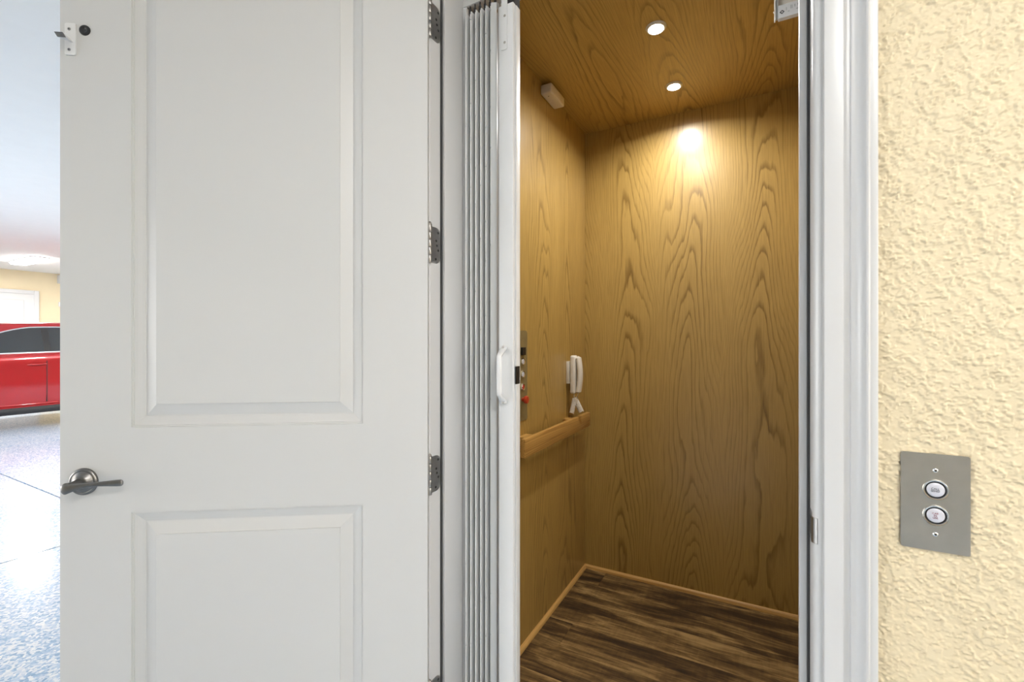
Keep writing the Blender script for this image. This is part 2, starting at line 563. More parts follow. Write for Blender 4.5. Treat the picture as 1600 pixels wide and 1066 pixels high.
while y > 1.16:
    y2 = max(1.152, y - .18)
    cuts = [CX0, CX1] if row % 3 else [CX0, CX0 + .13, CX1]
    for a, b in zip(cuts, cuts[1:]):
        bm = B(); box(bm, a + .0003, b - .0003, y2 + .0003, y - .0003, .002, .008, .0004, 1)
        obj('plank', bm, 'plank', fc)
    y = y2; row += 1
def quarter(bm, horiz, a, b, base, sgn, w=.014, h=.020):
    pts = [(0, 0)] + [(w * math.cos(R(t)), h * math.sin(R(t))) for t in range(0, 91, 18)]
    pts = [(base + sgn * p[0], .008 + p[1]) for p in pts]
    prism(bm, pts, a, b, 'X' if horiz else 'Y')
bm = B(); quarter(bm, True, CX0, CX1, CY1, -1)
struct('baseboard_cab_back', bm, 'oak_bead_x', 'thin oak bead along the foot of the lift car back wall', 'baseboard', True)
bm = B(); quarter(bm, False, CY0, CY1, CX0, 1)
struct('baseboard_cab_left', bm, 'oak_bead_y', 'thin oak bead along the foot of the lift car left wall', 'baseboard', True)

# recessed puck lights
for i, (x, y) in enumerate(PUCKS):
    t = thing('puck_light', ('recessed round puck light in the lift ceiling nearer the doorway', 'recessed round puck light in the lift ceiling nearer the back wall')[i],
              'downlight', (x, y, CH), 0, 'puck lights in the lift ceiling')
    bm = B(); lathe(bm, [(.027, -.002), (.027, -.006), (.030, -.008), (.036, -.006), (.039, 0), (.027, 0)], (x, y, CH), (0, 0, 1), 32)
    obj('trim_ring', bm, 'whiteplastic', t, True)
    bm = B(); lathe(bm, [(0, -.0045), (.018, -.004), (.027, -.001), (.027, -.0002), (0, -.0002)], (x, y, CH), (0, 0, 1), 32)
    obj('lens', bm, 'puck', t, True)
    ld = bpy.data.lights.new('puck_lamp', 'AREA')
    ld.shape = 'DISK'; ld.size = .05; ld.energy = PUCK_W; ld.color = (1, .985, .95); ld.spread = R(158)
    lo = bpy.data.objects.new('puck_lamp', ld)
    COL.objects.link(lo)
    lo.parent = t; lo.location = (0, 0, -.010)

# ================================================================== doorway: jambs, stops, casing
def jamb(name, label, sgn, face, edge_round):
    """side jamb; face = rabbet face x; sgn = direction into the wall (-1 left, +1 right)"""
    out = face + sgn * .020
    pts = [(face, 1.145), (face, 1.0 + edge_round)]
    for k in range(1, 7):
        a = R(90 * k / 6)
        pts.append((face + sgn * edge_round * (1 - math.cos(a)), 1.0 + edge_round * (1 - math.sin(a))))
    pts += [(out, 1.0), (out, 1.145)]
    bm = B(); prism(bm, pts, 0, 2.46)
    return struct(name, bm, 'trim', label, 'door jamb', True)
jl = jamb('trim_1', 'white door jamb on the hinge side of the lift doorway', -1, -.8007, .004)
jr = jamb('trim_2', 'white door jamb on the strike side of the lift doorway', 1, .0885, .012)
bm = B(); box(bm, -.8007, -.7885, 1.055, 1.145, 0, 2.448, .0025)
obj('stop', bm, 'trim', jl, True)
bm = B(); box(bm, -.8006, -.7968, 1.0475, 1.0552, 0, 2.445, .001)
obj('gasket', bm, 'gasket', jl)
bm = B(); box(bm, .0712, .0885, 1.060, 1.076, 0, 2.448, .0015)
obj('stop', bm, 'trim', jr, True)
bm = B(); box(bm, .0838, .0884, 1.0495, 1.0602, 0, 2.445, .001)
obj('gasket', bm, 'gasket', jr)
# strike plate on the right jamb
bm = B(); prism(bm, rrect(1.013, 1.046, .955, 1.010, .005), .0876, .0886, 'X')
sp = obj('strike_plate', bm, 'nickel', jr, True); sp['label'] = 'satin nickel strike plate'
bm = B(); prism(bm, rrect(1.021, 1.040, .966, .999, .003), .0873, .0877, 'X')
obj('strike_hole', bm, 'black', sp)
arc = [(.0885 + .012 * (1 - math.cos(R(a))), 1.0 + .012 * (1 - math.sin(R(a)))) for a in range(0, 71, 10)]
lip = [(x - .0014, y - .0012) for x, y in arc]
bm = B(); prism(bm, arc + lip[::-1], .957, 1.004)
obj('strike_lip', bm, 'nickel', sp, True)
bm = B(); box(bm, -.8207, .1085, 1.0, 1.145, 2.448, 2.47, .002)
struct('trim_3', bm, 'trim', 'white head jamb over the lift doorway', 'door jamb')

CAS = [(0, 0), (0, .0100), (.002, .0125), (.027, .0130), (.0300, .0118), (.0320, .0080), (.0360, .0058), (.0400, .0056), (.0415, .0078), (.0440, .0082),
       (.0465, .0074), (.0520, .0088), (.0570, .0122), (.0595, .0172), (.0615, .0205), (.0640, .0212), (.0660, .0196), (.0675, .0160), (.0700, .0156), (.0760, .0160), (.0786, .0146), (.0790, 0)]
bm = B(); prism(bm, [(.1035 + u, 1.004 - t) for u, t in CAS], 0, 2.545)
struct('trim_4', bm, 'trim', 'white moulded door casing beside the call plate', 'door casing', True)
bm = B(); prism(bm, [(-.815 - u, 1.004 - t) for u, t in CAS], 0, 2.545)
struct('trim_5', bm, 'trim', 'white moulded door casing behind the open door', 'door casing', True)
bm = B(); prism(bm, [(1.004 - t, 2.466 + u) for u, t in CAS], -.815, .1035, 'X')
struct('trim_6', bm, 'trim', 'white moulded head casing over the lift doorway', 'door casing', True)

# ================================================================== the open door
D = thing('door_1', 'white two panel door with nickel lever, swung open beside the lift', 'door', (-.8007, 1.0, 0), R(-146.1), None, 'structure')
DX0, DX1, DZ0, DZ1, DT = .0012, .902, .012, 2.44, .044
PX0, PX1 = .1697, .7379
PZ = [(.20, .898), (1.112, 2.31)]
RING_A = [(0, 0), (.0007, -.0035), (.0042, -.0035), (.0049, -.0062), (.012, -.0078), (.020, -.0104), (.0258, -.0118), (.0264, -.0132), (.028, -.0132)]
RING_B = [(.028, -.0132), (.0290, -.0130), (.058, -.0034), (.0584, -.0008)]
def rect_ring(bm, z0, z1, off, y):
    return [bm.verts.new(p) for p in ((PX0 + off, y, z0 + off), (PX1 - off, y, z0 + off), (PX1 - off, y, z1 - off), (PX0 + off, y, z1 - off))]
def rings(bm, z0, z1, prof, side, cap=False):
    base = DT if side > 0 else 0
    prev = None
    for off, dep in prof:
        cur = rect_ring(bm, z0, z1, off, base + side * dep)
        if prev:
            for k in range(4):
                bm.faces.new((prev[k], prev[(k + 1) % 4], cur[(k + 1) % 4], cur[k]))
        prev = cur
    if cap:
        bm.faces.new(prev)
bm = B()
gx = [DX0, PX0, PX1, DX1]
gz = [DZ0, PZ[0][0], PZ[0][1], PZ[1][0], PZ[1][1], DZ1]
for side, yy in ((1, DT), (-1, 0)):
    for i in range(3):
        for j in range(5):
            if i == 1 and j in (1, 3):
                continue
            bm.faces.new([bm.verts.new(p) for p in ((gx[i], yy, gz[j]), (gx[i + 1], yy, gz[j]), (gx[i + 1], yy, gz[j + 1]), (gx[i], yy, gz[j + 1]))])
    for z0, z1 in PZ:
        rings(bm, z0, z1, RING_A, side)
for x in (DX0, DX1):
    bm.faces.new([bm.verts.new(p) for p in ((x, 0, DZ0), (x, DT, DZ0), (x, DT, DZ1), (x, 0, DZ1))])
for z in (DZ0, DZ1):
    bm.faces.new([bm.verts.new(p) for p in ((DX0, 0, z), (DX1, 0, z), (DX1, DT, z), (DX0, DT, z))])
bmesh.ops.remove_doubles(bm, verts=bm.verts, dist=1e-5)
bmesh.ops.recalc_face_normals(bm, faces=bm.faces)
obj('door_leaf', bm, 'door', D, False, False)
for z0, z1 in PZ:
    bm = B()
    for side in (1, -1):
        rings(bm, z0, z1, RING_B, side, True)
    bmesh.ops.recalc_face_normals(bm, faces=bm.faces)
    obj('panel', bm, 'door', D, False, False)

# lever handle (visible side) and its twin behind
LX, LZ = .8470, .9795
for side in (1, -1):
    y0 = DT if side > 0 else 0
    bm = B(); lathe(bm, [(0, 0), (.0335, 0), (.0335, .003), (.0320, .0055), (.0285, .007), (.0265, .0062), (.0245, .0075), (.018, .0135), (.0135, .017), (0, .0175)], (LX, y0, LZ), (0, side, 0), 40)
    h = obj('lever_handle', bm, 'nickel_dimmed', D, True, False)
    h['label'] = 'satin nickel wave lever handle'
    bm = B(); lathe(bm, [(.0125, .012), (.0100, .022), (.0095, .040), (.0115, .050), (0, .051)], (LX, y0, LZ), (0, side, 0), 24)
    obj('neck', bm, 'nickel_dimmed', h, True, False)
    bm = B()
    pth = []; rad = []
    for k in range(25):
        u = (1 - math.cos(math.pi * k / 24)) / 2
        s = LX + .014 - u * .128
        dz = -.0120 * (1 - u) ** 2.2 + .0015 * math.sin(u * math.pi * 1.5) + .0055
        dep = .049 - .016 * u ** 1.6
        hw = .0140 - .0092 * math.sin(min(1, u / .55) * math.pi / 2) ** 1.2 + .0032 * min(1, max(0, u - .55) / .35)
        th = .0046 - .0012 * u
        e = min(1, math.sqrt(max(0, 1 - (1 - min(1, u / .085)) ** 2)) + .05) * min(1, math.sqrt(max(0, 1 - (1 - min(1, (1 - u) / .06)) ** 2)) + .15)
        pth.append((s, y0 + side * dep, LZ + dz)); rad.append((th * e, hw * e))
    tube(bm, pth, rad, 14)
    obj('lever', bm, 'nickel_dimmed', h, True, False)
# latch bolt on the door edge
bm = B(); prism(bm, rrect(.012, .032, LZ - .028, LZ + .028, .003), DX1 - .0005, DX1 + .001, 'X')
obj('latch_plate', bm, 'nickel', D, False, False)

# white interlock bracket with protruding arm, and black bumper
bm = B(); prism(bm, rrect(.8640, .8890, 2.0405, 2.1195, .004), DT, DT + .0035, 'Y')
k = obj('interlock_bracket', bm, 'whiteplastic', D, True, False); k['label'] = 'white metal bracket with a short arm'
def loft4(bm, qa, ya, qb, yb):
    a = [bm.verts.new((x, ya, z)) for x, z in qa]; b = [bm.verts.new((x, yb, z)) for x, z in qb]
    bm.faces.new(a); bm.faces.new(b[::-1])
    for q in range(4):
        bm.faces.new((a[q], a[(q + 1) % 4], b[(q + 1) % 4], b[q]))
    bmesh.ops.recalc_face_normals(bm, faces=bm.faces)
QE = [(.886, 2.0757), (.8676, 2.0757), (.8605, 2.0642), (.879, 2.0642)]
bm = B(); loft4(bm, [(.8800, 2.0780), (.8740, 2.0780), (.8690, 2.0715), (.8750, 2.0715)], DT + .003, QE, DT + .034)
obj('arm', bm, 'whiteplastic', k, False, False)
bm = B(); loft4(bm, QE, DT + .034, QE, DT + .036)
obj('arm_end', bm, 'nickel_dimmed', k, False, False)
for z in (2.0535, 2.1045):
    bm = B(); lathe(bm, [(0, .0012), (.0015, .0010), (.0036, .0008), (.0038, 0), (0, 0)], (.8786, DT + .0035, z), (0, 1, 0), 16)
    s = obj('screw', bm, 'nickel', k, True, False)
    bm = B(); lathe(bm, [(0, .0004), (.0016, .0004), (.0016, 0), (0, 0)], (.8786, DT + .0044, z), (0, 1, 0), 6)
    bm2 = bm
    obj('screw_recess', bm2, 'black', k, False, False)
bm = B(); lathe(bm, [(0, .0012), (.004, .0012), (.006, .0030), (.0098, .0036), (.0125, .0022), (.0130, 0), (0, 0)], (.8448, DT, 2.1050), (0, 1, 0), 28)
obj('bumper', bm, 'black', D, True, False)['label'] = 'round black rubber bumper'

# hinges
for zc in (.335, .9600, 1.6025, 2.2270):
    bm = B()
    # leaf let into the jamb face, rounded away from the pin
    pts = []
    r = .016
    y0, y1, z0, z1 = 1.004, 1.0455, zc - .053, zc + .047
    pts += [(y0, z0), (y1 - r, z0)] + [(y1 - r + r * math.sin(R(a)), z0 + r - r * math.cos(R(a))) for a in range(15, 91, 15)]
    pts += [(y1 - r + r * math.cos(R(a)), z1 - r + r * math.sin(R(a))) for a in range(0, 91, 15)] + [(y0, z1)]
    prism(bm, pts, -.8008, -.7990, 'X')
    hg = obj('hinge', bm, 'nickel', D, False)
    hg['label'] = 'satin nickel butt hinge'
    bm = B()
    kk = .108 / 5
    for q in range(5):
        a = zc - .056 + q * kk
        lathe(bm, [(0, a + .0006), (.0058, a + .0006), (.0062, a + .0012), (.0062, a + kk - .0012), (.0058, a + kk - .0006), (0, a + kk - .0006)], (-.7985, .9985, 0), (0, 0, 1), 16)
    lathe(bm, [(0, zc + .0515), (.0045, zc + .0515), (.0052, zc + .054), (.0030, zc + .0575), (0, zc + .058)], (-.7985, .9985, 0), (0, 0, 1), 16)
    obj('barrel', bm, 'nickel', hg, True)
    bm = B(); box(bm, .0004, .0016, .004, .040, zc - .051, zc + .051)
    obj('door_side_leaf', bm, 'nickel', hg, False, False).matrix_parent_inverse = Matrix.Identity(4)
    for yy, dz in ((1.037, .034), (1.028, .010), (1.037, -.016), (1.026, -.042), (1.031, -.003)):
        bm = B(); lathe(bm, [(0, .0003), (.0024, .0003), (.0034, .0007), (.0036, 0), (0, 0)], (-.7990, yy, zc + dz), (1, 0, 0), 14)
        obj('screw', bm, 'nickel_dark', hg, True)

# ================================================================== accordion gate
G = thing('accordion_gate', 'white folding accordion gate stacked open at the left of the lift car', 'gate', (-.69, 1.18, 0))
bm = B()
TX0, TX1 = -.86, .030
prism(bm, [(1.148, 2.345), (1.156, 2.345), (1.156, 2.353), (1.196, 2.353), (1.196, 2.345), (1.204, 2.345), (1.204, 2.386), (1.148, 2.386)], TX0, TX1, 'X')
obj('track', bm, 'gate', G)
FY, BY = 1.136, 1.214
fx = [-.772 + i * .0176 for i in range(6)]         # front fold lines
def slat(p, q, w=.0026, z0=.03, z1=2.313, m='gate'):
    d = (Vector(q) - Vector(p)); L = d.length; d.normalize(); nrm = Vector((-d.y, d.x)) * w / 2
    p = Vector(p) + d * .002; q = Vector(q) - d * .002
    bm = B(); prism(bm, [tuple(p + nrm), tuple(p - nrm), tuple(q - nrm), tuple(q + nrm)], z0, z1)
    return obj('slat', bm, m, G)
for i, x in enumerate(fx):
    bx = x + .0088
    top = 2.313 + .002 * math.sin(i * 2.1)
    if i < 5:
        slat((x, FY), (bx, BY), z1=top)
        slat((bx, BY), (fx[i + 1], FY), z1=top)
    # folded hinge bead in segments
    bm = B(); z = .03; q = 0
    while z < 2.30:
        z2 = min(2.306, z + (.145, .098)[q % 2] + .004 * i)
        lathe(bm, [(0, z), (.0023, z + .0006), (.0023, z2 - .0018), (0, z2 - .0010)], (x, FY, 0), (0, 0, 1), 10)
        z = z2; q += 1
    obj('hinge_bead', bm, 'gate', G, True)
    bm = B(); lathe(bm, [(0, 2.317), (.0040, 2.317), (.0040, 2.332), (.0022, 2.336), (.0022, 2.356), (0, 2.356)], (x + .004, FY + .018, 0), (0, 0, 1), 10)
    obj('roller', bm, 'gate_dark', G, True)
slat((fx[5], FY - .002), (-.6655, 1.143), w=.004)
slat((-.6655, 1.143), (-.6590, 1.200))
bm = B(); box(bm, -.8000, -.7780, 1.1465, 1.225, .01, 2.343, .0015)
obj('wall_channel', bm, 'gate', G)
bm = B(); box(bm, -.6440, -.6040, 1.130, 1.165, 2.2775, 2.344, .002)  # black box in place of the shaded gap under the track
obj('track_gap_shade', bm, 'gate_dark', G)
# lead post
bm = B(); prism(bm, rrect(-.6480, -.6010, 1.118, 1.158, .0025, 3), .02, 2.277)
post = obj('lead_post', bm, 'gate', G, True)
bm = B(); box(bm, -.6010, -.5955, 1.128, 1.150, .02, 2.272, .001)
obj('nose_strip', bm, 'whiteplastic', post, True)
bm = B(); prism(bm, rrect(-.6375, -.6190, 2.150, 2.40, .004, 3), 1.1158, 1.1180, 'Y')
strap = obj('strap', bm, 'gate', post, True)
for z in (2.170, 2.245):
    bm = B(); lathe(bm, [(0, .0016), (.002, .0015), (.0036, .0006), (.0038, 0), (0, 0)], (-.6270, 1.1158, z), (0, -1, 0), 14)
    obj('screw', bm, 'steel', post, True)
# pull handle on the lead post
bm = B()
pth = []; rad = []
for k in range(29):
    u = k / 28
    z = 1.1500 + u * .169
    e = math.sin(u * math.pi)
    lift = .026 * min(1, max(0, (e - .22) / .35)) ** .8 if e > .22 else 0
    pth.append((-.6282, 1.1165 - .004 - lift, z))
    wid = .0105 - .0025 * min(1, e * 1.6)
    endf = min(1, math.sqrt(max(0, 1 - (1 - min(1, min(u, 1 - u) / .05)) ** 2)) + .08)
    rad.append((wid * endf, .0052 * endf))
tube(bm, pth, rad, 14, True, (0, 1, 0))
pull = obj('pull_handle', bm, 'whiteplastic', post, True)
pull['label'] = 'white plastic pull handle'
for z in (1.158, 1.3115):
    bm = B(); lathe(bm, [(0, .0014), (.0015, .0012), (.0034, .0008), (.0036, 0), (0, 0)], (-.6282, 1.1075, z), (0, -1, 0), 14)
    obj('screw', bm, 'steel', post, True)
bm = B(); box(bm, -.5980, -.5945, 1.124, 1.146, 1.209, 1.259, .001)
obj('latch', bm, 'black', post)['label'] = 'black gate latch'

# switch box for the gate, hanging at the strike side
S = thing('gate_switch_box', 'beige gate switch box with white sticker hanging at the top right of the lift doorway', 'switch box', (.06, 1.21, 2.06))
bm = B(); box(bm, .0385, .100, 1.212, 1.25, 2.094, 2.36, .001)
obj('housing', bm, 'sensor', S)
bm = B(); box(bm, .0328, .0352, 1.198, 1.208, 2.062, 2.40, .0005)
sp2 = obj('side_plate', bm, 'phone', S)
bm = B(); lathe(bm, [(0, .002), (.002, .0018), (.0035, 0), (0, 0)], (.0328, 1.203, 2.083), (-1, 0, 0), 12)
obj('screw', bm, 'steel', S, True)
bm = B(); box(bm, .0352, .0405, 1.203, 1.25, 2.094, 2.36); box(bm, .0352, .0405, 1.203, 1.209, 2.066, 2.094)
obj('gap_plate', bm, 'greybox', S)
bm = B(); box(bm, .0405, .098, 1.199, 1.212, 2.0635, 2.0930, .0008)
st = obj('sticker_plate', bm, 'whiteplastic', S)
# printed marks on the sticker: a lozenge and small grey letters
bm = B()
cx_, cz_ = .0478, 2.0762
o_ = [(-.0050, 0), (0, .0046), (.0050, 0), (0, -.0046)]
for k in range(4):
    a, b = o_[k], o_[(k + 1) % 4]
    bm.faces.new([bm.verts.new((cx_ + p[0] * s_, 1.1988, cz_ + p[1] * s_)) for p, s_ in ((a, 1), (b, 1), (b, .5), (a, .5))])
obj('logo', bm, 'ink', st)
bm = B()
for k, (dx, dz, w_, h_) in enumerate(((.008, .001, .0012, .007), (.0115, -.003, .003, .0016), (.0165, .002, .0012, .0085), (.019, .002, .0012, .008), (.024, .004, .0014, .006), (.027, -.002, .004, .0016), (.030, .006, .0012, .004))):
    bm.faces.new([bm.verts.new((cx_ + dx + a, 1.1988, cz_ + dz + b)) for a, b in ((0, 0), (w_, 0), (w_, h_), (0, h_))])
obj('lettering', bm, 'ink_grey', st)

# ================================================================== things in the lift car
# car operating panel
P = thing('operating_panel', 'brass lift operating panel with buttons behind the gate post', 'control panel', (CX0, 1.68, .985))
bm = B(); prism(bm, rrect(1.560, 1.784, .988, 1.375, .012), CX0, CX0 + .003, 'X')
obj('face_plate', bm, 'brass', P, True)
by = 1.742
bm = B(); box(bm, CX0 + .003, CX0 + .012, by - .020, by + .012, 1.270, 1.303, .002)
obj('key_switch', bm, 'black', P)
for q, (z, mt) in enumerate(((1.2425, 'lens'), (1.188, 'lens'), (1.133, 'red_plastic'))):
    bm = B(); lathe(bm, [(.0115, 0), (.0150, 0), (.0155, .004), (.0140, .0065), (.0115, .005), (.0115, 0)], (CX0 + .003, by - .006, z), (1, 0, 0), 24)
    rg = obj('button', bm, 'chrome', P, True)
    bm = B(); lathe(bm, [(0, .0048), (.009, .0045), (.0115, .0035), (.0115, 0), (0, 0)], (CX0 + .003, by - .006, z), (1, 0, 0), 24)
    obj('button_lens', bm, mt, rg, True)
bm = B(); lathe(bm, [(0, 0), (.009, 0), (.009, .010), (.016, .012), (.0175, .018), (.015, .024), (0, .026)], (CX0 + .003, by - .004, 1.079), (1, 0, 0), 24)
obj('stop_knob', bm, 'red_plastic', P, True)['label'] = 'red stop knob'
for z in (1.345, 1.010):
    bm = B(); lathe(bm, [(0, .001), (.003, .0006), (.0035, 0), (0, 0)], (CX0 + .003, by, z), (1, 0, 0), 10)
    obj('screw', bm, 'brass', P, True)

# phone
PH = thing('wall_phone', 'ivory wall phone with coiled cord above the handrail', 'phone', (CX0, 2.29, 1.05))
bm = B(); box(bm, CX0, -.874, 2.250, 2.335, 1.105, 1.222, .002)
obj('wall_base', bm, 'phone', PH, True)
bm = B(); box(bm, -.872, -.842, 2.248, 2.300, 1.052, 1.254, .011, 4)
obj('cradle', bm, 'phone', PH, True)
bm = B()
pth = []; rad = []
for k in range(21):
    u = k / 20
    bow = .011 * math.sin(u * math.pi)
    e = min(1, math.sqrt(max(0, 1 - (1 - min(1, min(u, 1 - u) / .07)) ** 2)) + .1)
    pth.append((-.834 + bow, 2.276, 1.054 + u * .196)); rad.append((.0245 * e, .0135 * e))
tube(bm, pth, rad, 16, True, (1, 0, 0))
obj('handset', bm, 'phone', PH, True)
bm = B()
def coil(c0, c1, rr, turns, n):
    out = []
    a, b = Vector(c0), Vector(c1)
    d = (b - a).normalized(); u = d.cross(Vector((0, 1, 0))).normalized(); v = d.cross(u)
    for i in range(n + 1):
        t = i / n
        out.append(a.lerp(b, t) + u * rr * math.cos(2 * math.pi * turns * t) + v * rr * math.sin(2 * math.pi * turns * t))
    return out
tube(bm, [(-.857, 2.275, 1.056), (-.855, 2.272, 1.038), (-.852, 2.270, 1.026)], .0018, 6)
tube(bm, coil((-.850, 2.268, 1.028), (-.863, 2.255, .950), .0105, 13, 200), .0026, 6)
tube(bm, coil((-.852, 2.272, 1.030), (-.822, 2.290, .955), .0125, 13, 200), .0026, 6)
tube(bm, [(-.832, 2.276, 1.058), (-.838, 2.276, 1.040), (-.845, 2.274, 1.026)], .0018, 6)
obj('coiled_cord', bm, 'phone', PH, True)

# handrail
HR = thing('handrail', 'flat oak handrail on the left wall of the lift car', 'handrail', (CX0, 2.05, .855))
bm = B(); box(bm, -.852, -.831, 1.648, 2.462, .853, .930, .0025)
obj('rail_board', bm, 'oak_rail', HR, True)
for y0, y1 in ((1.700, 1.775), (2.200, 2.275)):
    bm = B(); box(bm, CX0, -.852, y0, y1, .862, .926, .002)
    obj('mount_block', bm, 'oak_rail', HR)

# sensor box high on the wall
bm = B(); box(bm, CX0, -.834, 1.925, 2.085, 2.476, 2.522, .008, 3)
sb = obj('cover', bm, 'sensor', None, True)
SB = thing('sensor_box', 'small beige plastic sensor box high on the lift wall under the ceiling', 'sensor', (CX0, 1.98, 2.468))
sb.parent = SB; sb.matrix_parent_inverse = world_of(SB).inverted()
bm = B(); lathe(bm, [(0, .0008), (.0026, .0008), (.0026, -.001), (0, -.001)], (-.862, 1.955, 2.476), (0, 0, -1), 10)
obj('indicator', bm, 'black', SB)

# ================================================================== call plate on the right wall
CP = thing('call_plate', 'brushed steel lift call plate with two round buttons on the stucco wall', 'call plate', (.258, 1.003, .98))
bm = B(); prism(bm, rrect(.2142, .3019, .981, 1.1422, .003, 3), .9985, 1.0055, 'Y')
obj('face_plate', bm, 'steel', CP, True)
for q, z in enumerate((1.0832, 1.0407)):
    bm = B(); lathe(bm, [(.0135, 0), (.0172, 0), (.0172, .0016), (.0160, .0032), (.0145, .0030), (.0135, .0012), (.0135, 0)], (.2589, .9985, z), (0, -1, 0), 36)
    rg = obj('button', bm, 'chrome', CP, True)
    bm = B(); lathe(bm, [(.0115, .0008), (.0135, .0012), (.0135, .0002), (.0115, .0002)], (.2589, .9985, z), (0, -1, 0), 36)
    obj('button_gap', bm, 'black', rg)
    bm = B(); lathe(bm, [(0, .0034), (.007, .0031), (.0108, .0024), (.0117, .0014), (.0117, .0001), (0, .0001)], (.2589, .9985, z), (0, -1, 0), 36)
    obj('button_lens', bm, 'lens', rg, True)
    lines, mt = ((('CALL', .0018), ('SEND', -.0018)), 'ink') if q == 0 else ((('CAR', .0036), ('IN', 0), ('USE', -.0036)), 'ink_red')
    for s_, dz in lines:
        mw = Matrix.Translation((.2579, .9985 - .0036, z + dz)) @ Matrix.Rotation(R(90), 4, 'X')
        text_mesh('lettering', s_, .0046 if q == 0 else .0042, mt, mw, rg)
for z in (1.1150, 1.0090):
    bm = B(); lathe(bm, [(0, .0016), (.0018, .0015), (.0036, .0006), (.0039, 0), (0, 0)], (.2589, .9985, z), (0, -1, 0), 16)
    s = obj('screw', bm, 'chrome', CP, True)
    bm = B(); box(bm, .2572, .2606, .9966, .9971, z - .0006, z + .0006); box(bm, .2583, .2595, .9966, .9971, z - .0017, z + .0017)
    obj('screw_slot', bm, 'black', s)

# ================================================================== garage ceiling lights
for i, (x, y) in enumerate(FIXTURES):
    seen = i == 1  # only this fixture is in view; the others are added for light
    t = thing('ceiling_light', 'lit white ceiling light above the red car' if seen else ('unseen strip light added on the garage ceiling nearest the call plate wall', '', 'unseen strip light added on the garage ceiling between the vehicle doorways and the lift door', 'unseen strip light added on the garage ceiling beside the lift shaft', 'unseen strip light added on the garage ceiling behind the tail of the red car')[i],
              'ceiling light', (x, y, GH), 0, 'garage ceiling lights')
    bm = B(); box(bm, x - .62, x + .62, y - .13, y + .13, GH - .02, GH, .004)
    obj('housing', bm, 'whiteplastic', t)
    bm = B(); box(bm, x - .60, x + .60, y - .115, y + .115, GH - .055, GH - .02, .015, 3)
    obj('diffuser', bm, 'diffuser', t, True)
    ld = bpy.data.lights.new('strip_lamp', 'AREA')
    ld.shape = 'RECTANGLE'; ld.size = 1.2; ld.size_y = .22; ld.energy = GARAGE_W * (.09, .40, 1.0, 1.15, .5)[i]; ld.color = (1, .985, .96)
    lo = bpy.data.objects.new('strip_lamp', ld)
    COL.objects.link(lo)
    lo.parent = t; lo.location = (0, 0, -.06)

# ================================================================== far wall: door, box, switch
D2 = thing('door_2', 'white panelled door in the far garage wall behind the car', 'door', (GX0, 3.6, 0), 0, None, 'structure')
bm = B(); box(bm, GX0, GX0 + .03, 3.02, 3.98, .01, 2.40)
obj('door_leaf', bm, 'door', D2)
for z0, z1 in ((.25, .95), (1.12, 2.26)):
    bm = B(); box(bm, GX0 + .03, GX0 + .042, 3.18, 3.82, z0, z1, .010, 1)
    obj('panel', bm, 'door', D2)
for y0, y1, z0, z1 in ((2.93, 3.02, 0, 2.49), (3.98, 4.07, 0, 2.49), (3.02, 3.98, 2.40, 2.49)):
    bm = B(); box(bm, GX0, GX0 + .045, y0, y1, z0, z1, .006, 1)
    obj('casing', bm, 'trim', D2)
bm = B(); lathe(bm, [(0, 0), (.03, 0), (.03, .006), (.01, .01), (.01, .04), (.026, .05), (.026, .065), (0, .072)], (GX0 + .03, 3.92, .98), (1, 0, 0), 16)
obj('knob', bm, 'nickel', D2, True)
EB = thing('electrical_box', 'grey metal electrical box high on the far wall by the door', 'electrical box', (GX0, 4.48, 2.69))
bm = B(); box(bm, GX0, GX0 + .12, 4.385, 4.60, 2.70, 2.90, .006)
obj('housing', bm, 'greybox', EB)
bm = B(); box(bm, GX0 + .12, GX0 + .128, 4.40, 4.585, 2.715, 2.885, .003)
obj('lid', bm, 'greybox', EB)
SW = thing('wall_sensor', 'small white wall sensor under the electrical box', 'sensor', (GX0, 4.45, 2.15))
bm = B(); box(bm, GX0, GX0 + .05, 4.405, 4.50, 2.15, 2.26, .012)
obj('housing', bm, 'whiteplastic', SW)
bm = B(); lathe(bm, [(0, .012), (.018, .008), (.024, 0), (0, 0)], (GX0 + .05, 4.452, 2.20), (1, 0, 0), 14)
obj('lens', bm, 'greybox', SW, True)

# ================================================================== red car (nose towards -y, driver's side towards +x)
CARX, CARY = -10.575, .21        # centre line x, front bumper y
CAR = thing('car', 'shiny red crossover car parked in the garage', 'car', (CARX, CARY + 2.3, 0))
# stations: s, half width at bottom, at sill, at shoulder, belt height, deck height (centre), bottom height
ST = [(0.00, .50, .56, .58, .62, .66, .34), (.06, .66, .74, .76, .74, .78, .26), (.25, .78, .85, .86, .86, .92, .22), (.60, .84, .905, .905, .96, 1.02, .22),
      (1.00, .86, .920, .920, 1.03, 1.08, .24), (1.40, .87, .925, .925, 1.09, 1.13, .25), (2.06, .87, .925, .925, 1.135, 1.16, .255), (2.70, .87, .925, .925, 1.155, 1.17, .26),
      (3.40, .87, .925, .922, 1.175, 1.19, .26), (3.90, .86, .920, .910, 1.19, 1.20, .26), (4.30, .80, .88, .86, 1.18, 1.19, .30), (4.52, .70, .80, .78, 1.10, 1.12, .36), (4.60, .58, .66, .64, .98, 1.0, .42)]
bm = B()
loops = []
for s, wb, ws, wh, zb, zd, z0 in ST:
    prof = [(0, z0), (wb * .8, z0), (wb, z0 + .02), (ws - .012, z0 + .09), (ws - .018, z0 + .13), (ws - .004, z0 + .24), (ws, .5 * (z0 + zb) + .03), (wh - .006, zb - .16), (wh - .002, zb - .10), (wh - .020, zb - .03), (wh - .055, zb), (wh * .6, zd - .01), (0, zd)]
    full = [(x, z) for x, z in prof] + [(-x, z) for x, z in prof[-2:0:-1]]
    loops.append([bm.verts.new((CARX + x, CARY + s, z)) for x, z in full])
